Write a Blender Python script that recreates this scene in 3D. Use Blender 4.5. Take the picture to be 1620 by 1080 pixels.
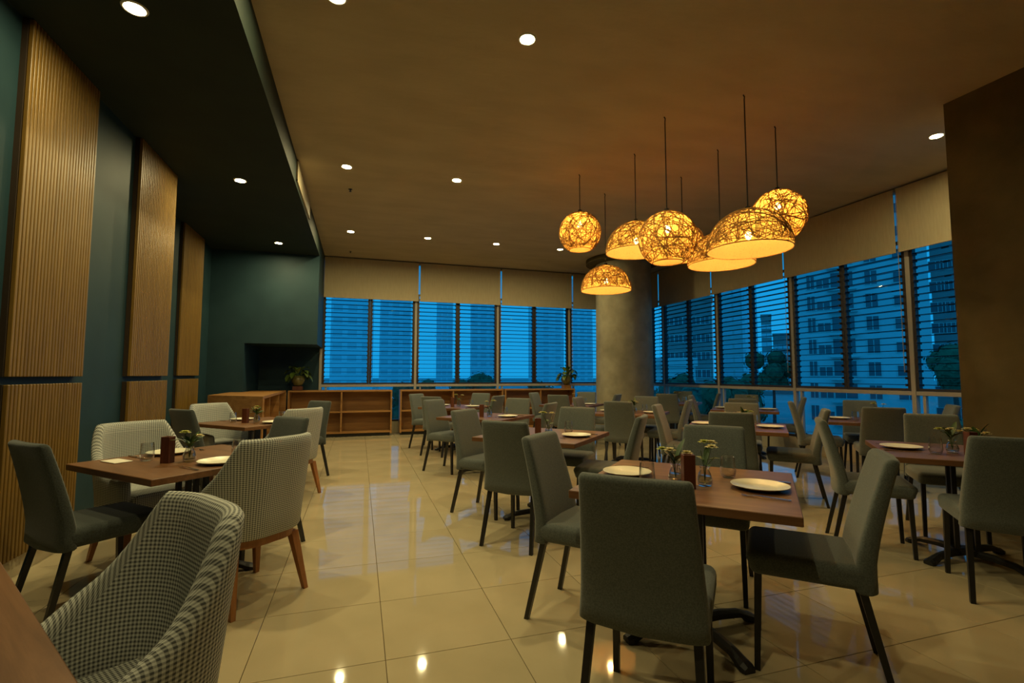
import bpy, bmesh, math, random
from mathutils import Vector, Matrix

random.seed(7)
for o in list(bpy.data.objects):
    bpy.data.objects.remove(o)
scene = bpy.context.scene
COL = scene.collection
R = math.radians

# ------------------------------------------------------------------ camera
CAM_H = 1.30
F_PX = 766.9
cam_data = bpy.data.cameras.new('camera')
cam_data.sensor_width = 36.0
cam_data.lens = 36.0 * F_PX / 1620.0
cam_data.clip_start = 0.05
cam_data.clip_end = 2000
cam = bpy.data.objects.new('camera', cam_data)
COL.objects.link(cam)
cam.location = (0, 0, CAM_H)
_p, _y, _r = R(3.963), R(17.432), R(0.079)
_fw = Vector((math.sin(_y) * math.cos(_p), math.cos(_y) * math.cos(_p), math.sin(_p)))
_rt = Vector((math.cos(_y), -math.sin(_y), 0))
_up = _rt.cross(_fw)
_rt2 = _rt * math.cos(_r) + _up * math.sin(_r)
_up2 = _up * math.cos(_r) - _rt * math.sin(_r)
cam.rotation_euler = Matrix((_rt2, _up2, -_fw)).transposed().to_euler()
scene.camera = cam

# ------------------------------------------------------------------ world and exposure
SKY = 1.45
world = bpy.data.worlds.new('dusk_sky')
scene.world = world
world.use_nodes = True
wn = world.node_tree
wn.nodes.clear()
w_out = wn.nodes.new('ShaderNodeOutputWorld')
w_bg = wn.nodes.new('ShaderNodeBackground')
w_tc = wn.nodes.new('ShaderNodeTexCoord')
w_sep = wn.nodes.new('ShaderNodeSeparateXYZ')
w_ramp = wn.nodes.new('ShaderNodeValToRGB')
w_ramp.color_ramp.elements[0].position = 0.0
w_ramp.color_ramp.elements[0].color = (0.006, 0.232, 0.515, 1)
w_ramp.color_ramp.elements[1].position = 0.9
w_ramp.color_ramp.elements[1].color = (0.004, 0.165, 0.445, 1)
wn.links.new(w_tc.outputs['Generated'], w_sep.inputs[0])
wn.links.new(w_sep.outputs['Z'], w_ramp.inputs[0])
wn.links.new(w_ramp.outputs[0], w_bg.inputs['Color'])
w_bg.inputs['Strength'].default_value = SKY
wn.links.new(w_bg.outputs[0], w_out.inputs['Surface'])

vs = scene.view_settings
vs.view_transform = 'Standard'
vs.look = 'None'
vs.exposure = 0.0
vs.gamma = 1.0
vs.use_curve_mapping = False
cy = scene.cycles
cy.use_denoising = True
cy.max_bounces = 8
cy.diffuse_bounces = 4
cy.glossy_bounces = 4
cy.transmission_bounces = 8
cy.transparent_max_bounces = 40
cy.sample_clamp_indirect = 6.0
cy.caustics_reflective = False
cy.caustics_refractive = False
cy.blur_glossy = 0.1

DOWNLIGHT = 1080.0        # radiance of a downlight lens
PENDANT = 430.0          # radiance of a pendant bulb
WARM = (1.0, 0.83, 0.40)
AMBER = (1.0, 0.60, 0.20)

# ------------------------------------------------------------------ helpers
def tag(o, label=None, cat=None, group=None, kind=None):
    if label: o['label'] = label
    if cat: o['category'] = cat
    if group: o['group'] = group
    if kind: o['kind'] = kind
    return o

def empty(name, loc=(0, 0, 0), rz=0.0):
    o = bpy.data.objects.new(name, None)
    o.empty_display_size = 0.1
    COL.objects.link(o)
    o.location = loc
    o.rotation_euler = (0, 0, rz)
    return o

def thing(name, label, cat, loc=(0, 0, 0), rz=0.0, group=None):
    return tag(empty(name, loc, rz), label, cat, group)

def link(name, me, parent=None, loc=(0, 0, 0), rot=(0, 0, 0)):
    o = bpy.data.objects.new(name, me)
    COL.objects.link(o)
    o.location = loc
    o.rotation_euler = rot
    if parent is not None:
        o.parent = parent
    return o

def to_mesh(name, bm, mat, smooth=False, angle=None):
    bmesh.ops.recalc_face_normals(bm, faces=bm.faces)
    me = bpy.data.meshes.new(name)
    bm.to_mesh(me)
    bm.free()
    if mat is not None:
        me.materials.append(mat)
    if smooth:
        me.polygons.foreach_set('use_smooth', [True] * len(me.polygons))
        if angle:
            try:
                me.set_sharp_from_angle(angle=R(angle))
            except Exception:
                pass
    return me

def obj(name, bm, mat, parent=None, loc=(0, 0, 0), rot=(0, 0, 0), smooth=False, angle=None):
    return link(name, to_mesh(name, bm, mat, smooth, angle), parent, loc, rot)

def copy_tree(o, parent=None):
    c = o.copy()
    COL.objects.link(c)
    c.parent = parent
    for ch in o.children:
        copy_tree(ch, c)
    return c

def NB():
    return bmesh.new()

def box(bm, x0, x1, y0, y1, z0, z1, bev=0.0, seg=2):
    r = bmesh.ops.create_cube(bm, size=1.0)
    vsx = r['verts']
    for v in vsx:
        v.co = Vector((x0 + (v.co.x + .5) * (x1 - x0), y0 + (v.co.y + .5) * (y1 - y0), z0 + (v.co.z + .5) * (z1 - z0)))
    if bev > 0:
        es = list({e for v in vsx for e in v.link_edges})
        bmesh.ops.bevel(bm, geom=es, offset=bev, segments=seg, profile=0.5, affect='EDGES')
    return bm

def rings(bm, rs, cap0=True, cap1=True, closed=True):
    """loft a list of rings (lists of points)"""
    vr = [[bm.verts.new(p) for p in ring] for ring in rs]
    n = len(rs[0])
    for a, b in zip(vr[:-1], vr[1:]):
        for i in range(n if closed else n - 1):
            j = (i + 1) % n
            try:
                bm.faces.new((a[i], a[j], b[j], b[i]))
            except ValueError:
                pass
    if cap0: bm.faces.new(list(reversed(vr[0])))
    if cap1: bm.faces.new(vr[-1])
    return vr

def lathe(bm, prof, seg=24, c=(0, 0, 0), cap0=False, cap1=False):
    rs = []
    for r, z in prof:
        r = max(r, 1e-4)
        rs.append([(c[0] + r * math.cos(2 * math.pi * i / seg), c[1] + r * math.sin(2 * math.pi * i / seg), c[2] + z) for i in range(seg)])
    rings(bm, rs, cap0, cap1)
    return bm

def tube(bm, pts, rad, seg=6, caps=True):
    pts = [Vector(p) for p in pts]
    rad = rad if isinstance(rad, (list, tuple)) else [rad] * len(pts)
    rs = []
    for i, p in enumerate(pts):
        d = (pts[min(i + 1, len(pts) - 1)] - pts[max(i - 1, 0)]).normalized()
        a = Vector((0, 0, 1)) if abs(d.z) < .9 else Vector((1, 0, 0))
        u = d.cross(a).normalized()
        v = d.cross(u).normalized()
        rs.append([p + (u * math.cos(2 * math.pi * (k + .5) / seg) + v * math.sin(2 * math.pi * (k + .5) / seg)) * rad[i] for k in range(seg)])
    rings(bm, rs, caps, caps)
    return bm

def bar(bm, p0, p1, w0, w1=None, d0=None, d1=None):
    """rectangular bar with axis-aligned cross-section in xy, for legs"""
    w1 = w0 if w1 is None else w1
    d0 = w0 if d0 is None else d0
    d1 = w1 if d1 is None else d1
    rs = []
    for p, w, d in ((p0, w0, d0), (p1, w1, d1)):
        rs.append([(p[0] + sx * w / 2, p[1] + sy * d / 2, p[2]) for sx, sy in ((-1, -1), (1, -1), (1, 1), (-1, 1))])
    rings(bm, rs)
    return bm

def sstep(a, b, x):
    t = max(0.0, min(1.0, (x - a) / (b - a)))
    return t * t * (3 - 2 * t)

# ------------------------------------------------------------------ materials
def new_mat(name):
    m = bpy.data.materials.new(name)
    m.use_nodes = True
    nt = m.node_tree
    b = nt.nodes['Principled BSDF']
    return m, nt, b

def plain(name, col, rough=0.6, metal=0.0, spec=None, sheen=0.0, coat=0.0):
    m, nt, b = new_mat(name)
    b.inputs['Base Color'].default_value = (*col, 1)
    b.inputs['Roughness'].default_value = rough
    b.inputs['Metallic'].default_value = metal
    if spec is not None: b.inputs['Specular IOR Level'].default_value = spec
    if coat: b.inputs['Coat Weight'].default_value = coat
    return m

def mottled(name, c1, c2, scale=6.0, rough=0.7, bump=0.0, detail=6.0, spec=0.3, bscale=None, stretch=None, lo=.35, hi=.65, dist=0.02):
    m, nt, b = new_mat(name)
    tc = nt.nodes.new('ShaderNodeTexCoord')
    mp = nt.nodes.new('ShaderNodeMapping')
    if stretch: mp.inputs['Scale'].default_value = stretch
    nz = nt.nodes.new('ShaderNodeTexNoise')
    nz.inputs['Scale'].default_value = scale
    nz.inputs['Detail'].default_value = detail
    rp = nt.nodes.new('ShaderNodeValToRGB')
    rp.color_ramp.elements[0].color = (*c1, 1)
    rp.color_ramp.elements[0].position = lo
    rp.color_ramp.elements[1].color = (*c2, 1)
    rp.color_ramp.elements[1].position = hi
    nt.links.new(tc.outputs['Object'], mp.inputs[0])
    nt.links.new(mp.outputs[0], nz.inputs['Vector'])
    nt.links.new(nz.outputs['Fac'], rp.inputs[0])
    nt.links.new(rp.outputs[0], b.inputs['Base Color'])
    b.inputs['Roughness'].default_value = rough
    b.inputs['Specular IOR Level'].default_value = spec
    if bump:
        bp = nt.nodes.new('ShaderNodeBump')
        bp.inputs['Strength'].default_value = bump
        bp.inputs['Distance'].default_value = dist
        n2 = nz
        if bscale:
            n2 = nt.nodes.new('ShaderNodeTexNoise')
            n2.inputs['Scale'].default_value = bscale
            n2.inputs['Detail'].default_value = 4
            nt.links.new(mp.outputs[0], n2.inputs['Vector'])
        nt.links.new(n2.outputs['Fac'], bp.inputs['Height'])
        nt.links.new(bp.outputs[0], b.inputs['Normal'])
    return m

def wood(name, c1, c2, c3, axis='Y', rough=0.4, scale=1.0, spec=0.4):
    """streaky grain along an axis, offset per object"""
    m, nt, b = new_mat(name)
    tc = nt.nodes.new('ShaderNodeTexCoord')
    oi = nt.nodes.new('ShaderNodeObjectInfo')
    add = nt.nodes.new('ShaderNodeVectorMath'); add.operation = 'ADD'
    mul = nt.nodes.new('ShaderNodeMath'); mul.operation = 'MULTIPLY'; mul.inputs[1].default_value = 37.0
    mp = nt.nodes.new('ShaderNodeMapping')
    s = {'X': (1.2, 14, 14), 'Y': (14, 1.2, 14), 'Z': (14, 14, 1.2)}[axis]
    mp.inputs['Scale'].default_value = [k * scale for k in s]
    nt.links.new(oi.outputs['Random'], mul.inputs[0])
    nt.links.new(tc.outputs['Object'], add.inputs[0])
    nt.links.new(mul.outputs[0], add.inputs[1])
    nt.links.new(add.outputs[0], mp.inputs[0])
    nz = nt.nodes.new('ShaderNodeTexNoise')
    nz.inputs['Scale'].default_value = 1.5
    nz.inputs['Detail'].default_value = 7
    nz.inputs['Roughness'].default_value = 0.65
    nz.inputs['Distortion'].default_value = 0.5
    nt.links.new(mp.outputs[0], nz.inputs['Vector'])
    rp = nt.nodes.new('ShaderNodeValToRGB')
    e = rp.color_ramp.elements
    e[0].position = .3; e[0].color = (*c1, 1)
    e[1].position = .72; e[1].color = (*c3, 1)
    mid = e.new(.5); mid.color = (*c2, 1)
    nt.links.new(nz.outputs['Fac'], rp.inputs[0])
    nt.links.new(rp.outputs[0], b.inputs['Base Color'])
    b.inputs['Roughness'].default_value = rough
    b.inputs['Specular IOR Level'].default_value = spec
    bp = nt.nodes.new('ShaderNodeBump')
    bp.inputs['Strength'].default_value = .12
    bp.inputs['Distance'].default_value = .004
    nt.links.new(nz.outputs['Fac'], bp.inputs['Height'])
    nt.links.new(bp.outputs[0], b.inputs['Normal'])
    return m

def emission(name, col, strength):
    m = bpy.data.materials.new(name)
    m.use_nodes = True
    nt = m.node_tree
    nt.nodes.clear()
    o = nt.nodes.new('ShaderNodeOutputMaterial')
    e = nt.nodes.new('ShaderNodeEmission')
    e.inputs['Color'].default_value = (*col, 1)
    e.inputs['Strength'].default_value = strength
    nt.links.new(e.outputs[0], o.inputs['Surface'])
    return m

def thin_glass(name, tint=(1, 1, 1), refl=1.0, rough=0.0, opaque=0.0, body=(0.02, 0.02, 0.02), power=4.0):
    m = bpy.data.materials.new(name)
    m.use_nodes = True
    nt = m.node_tree
    nt.nodes.clear()
    o = nt.nodes.new('ShaderNodeOutputMaterial')
    tr = nt.nodes.new('ShaderNodeBsdfTransparent')
    tr.inputs['Color'].default_value = (*tint, 1)
    gl = nt.nodes.new('ShaderNodeBsdfGlossy')
    gl.inputs['Roughness'].default_value = rough
    lw = nt.nodes.new('ShaderNodeLayerWeight')
    lw.inputs['Blend'].default_value = 0.5
    pw = nt.nodes.new('ShaderNodeMath'); pw.operation = 'POWER'; pw.inputs[1].default_value = power
    nt.links.new(lw.outputs['Facing'], pw.inputs[0])
    fr = nt.nodes.new('ShaderNodeMath'); fr.operation = 'MULTIPLY_ADD'; fr.inputs[1].default_value = .9; fr.inputs[2].default_value = .04
    nt.links.new(pw.outputs[0], fr.inputs[0])
    ml = nt.nodes.new('ShaderNodeMath'); ml.operation = 'MULTIPLY'; ml.inputs[1].default_value = refl
    mx = nt.nodes.new('ShaderNodeMixShader')
    nt.links.new(fr.outputs[0], ml.inputs[0])
    nt.links.new(ml.outputs[0], mx.inputs[0])
    base = tr
    if opaque > 0:
        df = nt.nodes.new('ShaderNodeBsdfDiffuse')
        df.inputs['Color'].default_value = (*body, 1)
        m2 = nt.nodes.new('ShaderNodeMixShader')
        m2.inputs[0].default_value = opaque
        nt.links.new(tr.outputs[0], m2.inputs[1])
        nt.links.new(df.outputs[0], m2.inputs[2])
        base = m2
    nt.links.new(base.outputs[0], mx.inputs[1])
    nt.links.new(gl.outputs[0], mx.inputs[2])
    nt.links.new(mx.outputs[0], o.inputs['Surface'])
    return m

def fabric(name, c1, c2, scale=180):
    m = mottled(name, c1, c2, scale=scale, rough=.95, bump=.25, detail=2, spec=.1, dist=.003)
    m.node_tree.nodes['Principled BSDF'].inputs['Sheen Weight'].default_value = .25
    return m

def houndstooth(name, light, dark, pitch=0.0112):
    m, nt, b = new_mat(name)
    uv = nt.nodes.new('ShaderNodeUVMap')
    sp = nt.nodes.new('ShaderNodeSeparateXYZ')
    nt.links.new(uv.outputs[0], sp.inputs[0])
    sq = []
    for ax in ('X', 'Y'):
        d = nt.nodes.new('ShaderNodeMath'); d.operation = 'DIVIDE'; d.inputs[1].default_value = pitch
        f = nt.nodes.new('ShaderNodeMath'); f.operation = 'FRACT'
        s = nt.nodes.new('ShaderNodeMapRange'); s.interpolation_type = 'SMOOTHSTEP'
        p = nt.nodes.new('ShaderNodeMath'); p.operation = 'PINGPONG'; p.inputs[1].default_value = .5
        nt.links.new(sp.outputs[ax], d.inputs[0])
        nt.links.new(d.outputs[0], f.inputs[0])
        nt.links.new(f.outputs[0], p.inputs[0])
        s.inputs['From Min'].default_value = .19
        s.inputs['From Max'].default_value = .31
        nt.links.new(p.outputs[0], s.inputs['Value'])
        sq.append(s)
    mu = nt.nodes.new('ShaderNodeMath'); mu.operation = 'MULTIPLY'
    ad = nt.nodes.new('ShaderNodeMath'); ad.operation = 'ADD'
    nt.links.new(sq[0].outputs[0], mu.inputs[0]); nt.links.new(sq[1].outputs[0], mu.inputs[1])
    nt.links.new(sq[0].outputs[0], ad.inputs[0]); nt.links.new(sq[1].outputs[0], ad.inputs[1])
    hf = nt.nodes.new('ShaderNodeMath'); hf.operation = 'MULTIPLY'; hf.inputs[1].default_value = .5
    nt.links.new(ad.outputs[0], hf.inputs[0])
    nz = nt.nodes.new('ShaderNodeTexNoise')
    nz.inputs['Scale'].default_value = 300
    mixf = nt.nodes.new('ShaderNodeMath'); mixf.operation = 'MULTIPLY_ADD'; mixf.inputs[1].default_value = .25; mixf.inputs[2].default_value = -.125
    nt.links.new(nz.outputs['Fac'], mixf.inputs[0])
    a2 = nt.nodes.new('ShaderNodeMath'); a2.operation = 'ADD'; a2.use_clamp = True
    nt.links.new(hf.outputs[0], a2.inputs[0]); nt.links.new(mixf.outputs[0], a2.inputs[1])
    mx = nt.nodes.new('ShaderNodeMix'); mx.data_type = 'RGBA'
    mx.inputs['A'].default_value = (*light, 1)
    mx.inputs['B'].default_value = (*dark, 1)
    nt.links.new(a2.outputs[0], mx.inputs['Factor'])
    nt.links.new(mx.outputs['Result'], b.inputs['Base Color'])
    b.inputs['Roughness'].default_value = .95
    b.inputs['Specular IOR Level'].default_value = .1
    bp = nt.nodes.new('ShaderNodeBump')
    bp.inputs['Strength'].default_value = .3
    bp.inputs['Distance'].default_value = .002
    nt.links.new(hf.outputs[0], bp.inputs['Height'])
    nt.links.new(bp.outputs[0], b.inputs['Normal'])
    return m

def shade_mat(name):
    m = bpy.data.materials.new(name)
    m.use_nodes = True
    nt = m.node_tree
    nt.nodes.clear()
    o = nt.nodes.new('ShaderNodeOutputMaterial')
    tl = nt.nodes.new('ShaderNodeBsdfTranslucent'); tl.inputs['Color'].default_value = (.95, .62, .16, 1)
    df = nt.nodes.new('ShaderNodeBsdfDiffuse'); df.inputs['Color'].default_value = (.80, .52, .20, 1)
    tr = nt.nodes.new('ShaderNodeBsdfTransparent')
    m1 = nt.nodes.new('ShaderNodeMixShader'); m1.inputs[0].default_value = .45
    m2 = nt.nodes.new('ShaderNodeMixShader')
    tc = nt.nodes.new('ShaderNodeTexCoord')
    nz = nt.nodes.new('ShaderNodeTexNoise'); nz.inputs['Scale'].default_value = 70; nz.inputs['Detail'].default_value = 3
    rp = nt.nodes.new('ShaderNodeMapRange')
    rp.inputs['From Min'].default_value = .56; rp.inputs['From Max'].default_value = .66
    rp.inputs['To Min'].default_value = .03; rp.inputs['To Max'].default_value = .16
    nt.links.new(tc.outputs['Object'], nz.inputs['Vector'])
    nt.links.new(nz.outputs['Fac'], rp.inputs['Value'])
    nt.links.new(rp.outputs[0], m2.inputs[0])
    nt.links.new(tl.outputs[0], m1.inputs[1]); nt.links.new(df.outputs[0], m1.inputs[2])
    nt.links.new(m1.outputs[0], m2.inputs[1]); nt.links.new(tr.outputs[0], m2.inputs[2])
    nt.links.new(m2.outputs[0], o.inputs['Surface'])
    return m

M = {}
M['tile'] = mottled('glazed_cream_tile', (.40, .335, .21), (.45, .375, .24), scale=2.2, rough=.045, spec=.38)
M['grout'] = plain('dark_grout', (.16, .11, .05), .9)
M['ceiling'] = mottled('warm_plaster_ceiling', (.45, .375, .26), (.51, .43, .30), scale=1.3, rough=.85, bump=.18, bscale=5, stretch=(1, 2.5, 1), dist=.03)
M['teal'] = mottled('dark_teal_paint', (.0085, .0305, .040), (.0115, .037, .047), scale=3, rough=.6, spec=.3)
M['soffit'] = mottled('dark_teal_soffit_paint', (.016, .026, .022), (.020, .032, .026), scale=3, rough=.7, spec=.25)
M['slat'] = wood('oak_slat', (.128, .070, .0115), (.172, .097, .0165), (.225, .131, .025), 'Z', .45)
M['slat_back'] = plain('slat_backing', (.022, .011, .003), .9)
M['cream_paint'] = mottled('cream_paint', (.50, .43, .29), (.55, .47, .32), scale=4, rough=.7)
M['walnut'] = wood('walnut_top', (.095, .041, .0155), (.152, .068, .027), (.215, .103, .045), 'X', .38, .8)
M['oak'] = wood('oak_cabinet', (.22, .10, .028), (.30, .145, .042), (.37, .19, .062), 'X', .45, .6)
M['oak_leg'] = wood('oak_leg', (.22, .085, .022), (.29, .12, .034), (.35, .16, .05), 'Z', .4)
M['fabric'] = fabric('grey_green_fabric', (.080, .092, .088), (.120, .134, .128))
M['fabric_dark'] = fabric('charcoal_fabric', (.036, .043, .041), (.056, .066, .063))
M['tooth'] = houndstooth('houndstooth_fabric', (.60, .62, .58), (.09, .095, .095))
M['metal'] = plain('black_metal', (.012, .011, .010), .4, spec=.5)
M['iron'] = plain('cast_iron', (.012, .012, .012), .45, spec=.5)
M['frame_dark'] = plain('dark_aluminium', (.018, .012, .010), .5)
M['mullion'] = plain('grey_aluminium', (.34, .30, .25), .55)
M['blade'] = thin_glass('smoked_louver_glass', (.35, .45, .48), .7, .02, .66, (.006, .008, .010))
M['pane'] = thin_glass('window_glass', (.93, .97, .97), .8, 0.0)
M['glassware'] = thin_glass('clear_glassware', (.96, .97, .97), 1.5, 0.0, power=2.4)
M['blind'] = mottled('beige_blind_fabric', (.40, .335, .215), (.435, .365, .235), scale=60, rough=.9, spec=.1, stretch=(1, 1, .1))
M['concrete'] = mottled('rough_column_plaster', (.19, .165, .105), (.34, .30, .20), scale=2.6, rough=.75, bump=.5, detail=9, spec=.3, lo=.3, hi=.72, dist=.04)
M['pier'] = mottled('brown_pier_plaster', (.068, .053, .022), (.112, .088, .041), scale=2.3, rough=.8, bump=.4, detail=9, spec=.2, lo=.3, hi=.7, dist=.03)
M['white_trim'] = plain('white_trim', (.65, .62, .55), .4)
M['lens'] = emission('downlight_lens', WARM, DOWNLIGHT)
M['bulb'] = emission('filament_bulb', AMBER, PENDANT)
M['shade'] = shade_mat('woven_fibre_shade')
M['strand'] = mottled('rattan_strand', (.30, .15, .035), (.48, .26, .07), scale=30, rough=.8)
M['cord'] = plain('black_cord', (.012, .009, .007), .7)
M['china'] = plain('cream_china', (.72, .69, .54), .28, spec=.4)
M['steel'] = plain('polished_steel', (.55, .50, .42), .18, metal=1.0)
M['boxwood'] = wood('menu_box_wood', (.075, .020, .008), (.11, .032, .013), (.145, .045, .02), 'Z', .4)
M['leaf'] = mottled('glossy_leaf', (.055, .095, .014), (.10, .155, .028), scale=9, rough=.4, spec=.4)
M['leaf_dark'] = mottled('dark_leaf', (.025, .06, .012), (.05, .10, .02), scale=9, rough=.45)
M['stem'] = plain('green_stem', (.05, .09, .02), .6)
M['petal'] = plain('cream_petal', (.70, .62, .33), .7)
M['petal_y'] = plain('lime_petal', (.48, .50, .12), .7)
M['pot'] = mottled('mottled_glazed_pot', (.085, .075, .022), (.16, .13, .04), scale=14, rough=.3, spec=.5)
M['napkin'] = plain('white_napkin', (.70, .66, .55), .9)
M['water'] = thin_glass('vase_water', (.80, .86, .80), 1.0, 0.0)
M['grille'] = plain('painted_grille', (.42, .36, .24), .5)
# outdoors
M['ground'] = mottled('city_ground', (.34, .36, .34), (.46, .46, .44), scale=.08, rough=.9)
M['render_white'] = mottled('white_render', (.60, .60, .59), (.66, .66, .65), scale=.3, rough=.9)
M['render_haze'] = mottled('haze_toned_tower_render', (.84, .86, .88), (.90, .92, .94), scale=.2, rough=.9)  # far tower walls: aerial haze painted in as a paler base colour
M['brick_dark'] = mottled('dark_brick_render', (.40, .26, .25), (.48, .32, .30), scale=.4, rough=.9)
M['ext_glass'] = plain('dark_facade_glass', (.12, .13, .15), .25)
M['haze_glass'] = plain('haze_toned_facade_glass', (.70, .72, .75), .5)  # distant windows lightened towards the walls, haze put into the colour
M['tree'] = mottled('tree_leaves', (.05, .10, .05), (.10, .16, .08), scale=.8, rough=.9)
M['trunk'] = plain('tree_bark', (.08, .06, .05), .9)
M['roof'] = plain('grey_roof', (.30, .30, .30), .9)
M['slab'] = plain('pale_slab', (.60, .60, .58), .9)

# ------------------------------------------------------------------ room dimensions
CEIL = 3.93
SOF = 3.60
XS = -0.786          # fascia of the lowered soffit
XA, XB = -2.12, -2.62  # left wall, two depths
YJ = 6.44            # where the left wall steps back
YG = 9.95            # teal bulkhead over the niche
YB = 11.40           # back glazing
XR = 7.19            # right glazing
XP, YP = 5.36, 3.08  # plaster pier on the right
Y0 = -2.6            # wall behind the camera
BX = [-0.816, 1.229, 3.207, 5.109, 7.05]     # back mullions
RY = [11.30, 10.30, 8.40, 6.55, 4.66, 2.90]  # right mullions
Z_BLIND, Z_TR, Z_CURB = 3.00, 1.06, 0.30

def struct(name, bm, mat, parent=None, **k):
    o = obj(name, bm, mat, parent, **k)
    if parent is None:
        o['kind'] = 'structure'
    return o

# floor: slab, then one object for each tile in view
floor = struct('floor', box(NB(), XB - .2, XR + .2, Y0 - .1, YB + .2, -.16, -.011), M['grout'])
TS, TX, TY = .60, .143, 2.376
def cam_xy(x, y, z=0.0):
    d = Vector((x, y, z - CAM_H))
    w = d.dot(_fw)
    if w < .05: return None
    return 810 + F_PX * d.dot(_rt2) / w, 540 - F_PX * d.dot(_up2) / w
tiles = []
fx0, fx1, fy0, fy1 = XB + .0, XR - .06, Y0, YB - .06
for i in range(-6, 14):
    for j in range(-10, 17):
        a0, a1 = TX + i * TS + .0015, TX + (i + 1) * TS - .0015
        b0, b1 = TY + j * TS + .0015, TY + (j + 1) * TS - .0015
        a0, a1, b0, b1 = max(a0, fx0), min(a1, fx1), max(b0, fy0), min(b1, fy1)
        if a1 - a0 < .03 or b1 - b0 < .03: continue
        if b0 < YJ and a1 < XA: continue
        if b1 < YP and a0 > XP: continue
        vis = False
        for x in (a0, (a0 + a1) / 2, a1):
            for y in (b0, (b0 + b1) / 2, b1):
                q = cam_xy(x, y)
                if q and -20 < q[0] < 1640 and -20 < q[1] < 1100: vis = True
        tiles.append((not vis, (a0 + a1) ** 2 / 4 + (b0 + b1) ** 2 / 4, a0, a1, b0, b1))
tiles.sort()
tile_full = None
rest = NB()
for n, (hid, d2, a0, a1, b0, b1) in enumerate(tiles):
    if hid or n >= 290:
        box(rest, a0, a1, b0, b1, -.012, 0)
        continue
    w, h = a1 - a0, b1 - b0
    if abs(w - .597) < .001 and abs(h - .597) < .001:
        if tile_full is None:
            tile_full = to_mesh('tile', box(NB(), -.2985, .2985, -.2985, .2985, -.012, 0, .0012, 1), M['tile'])
        me = tile_full
    else:
        me = to_mesh('tile', box(NB(), -w / 2, w / 2, -h / 2, h / 2, -.012, 0, .0012, 1), M['tile'])
    link('tile', me, floor, ((a0 + a1) / 2, (b0 + b1) / 2, 0))
tag(obj('tile_field', rest, M['tile'], floor), kind='stuff')

struct('ceiling', box(NB(), XS, XR + .2, Y0, YB + .2, CEIL, CEIL + .15), M['ceiling'])
b = NB()
box(b, XB - .2, XS, Y0, YG, SOF, CEIL + .15)
struct('ceiling_soffit', b, M['soffit'])
b = NB()
box(b, XA - .2, XA, Y0, YJ, 0, SOF)
struct('wall_left', b, M['teal'])
struct('wall_left_recess', box(NB(), XB - .2, XB, YJ, YG, 0, SOF), M['teal'])
b = NB()
box(b, XB - .2, XS, YG, YB + .1, 1.88, CEIL + .1)        # bulkhead over the niche
struct('wall_bulkhead', b, M['teal'])
struct('wall_niche_side', box(NB(), XB - .2, -2.03, YG, YB + .1, 0, 1.88), M['teal'])
struct('wall_niche_back', box(NB(), -2.03, XS, YB, YB + .1, 0, 1.88), M['teal'])
struct('wall_front', box(NB(), XB - .2, XP + .5, Y0 - .15, Y0, 0, CEIL), M['pier'])
struct('wall_right', box(NB(), XP, XP + .55, Y0, YP, 0, CEIL), M['pier'])
struct('baseboard_left', box(NB(), XA, XA + .018, Y0, YJ, 0, .12), M['cream_paint'])
struct('baseboard_recess', box(NB(), XB, XB + .018, YJ, YG, 0, .12), M['cream_paint'])
# low kerbs under the glazing
struct('trim_1', box(NB(), XS, XR + .12, YB - .05, YB + .12, 0, Z_CURB - .04), M['cream_paint'])
struct('trim_2', box(NB(), XS, XR + .12, YB - .06, YB + .06, Z_CURB - .04, Z_CURB, .004, 1), M['frame_dark'])
struct('trim_3', box(NB(), XR - .05, XR + .12, YP, YB - .07, 0, Z_CURB - .04), M['cream_paint'])
struct('trim_4', box(NB(), XR - .06, XR + .06, YP, YB - .07, Z_CURB - .04, Z_CURB, .004, 1), M['frame_dark'])

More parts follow.
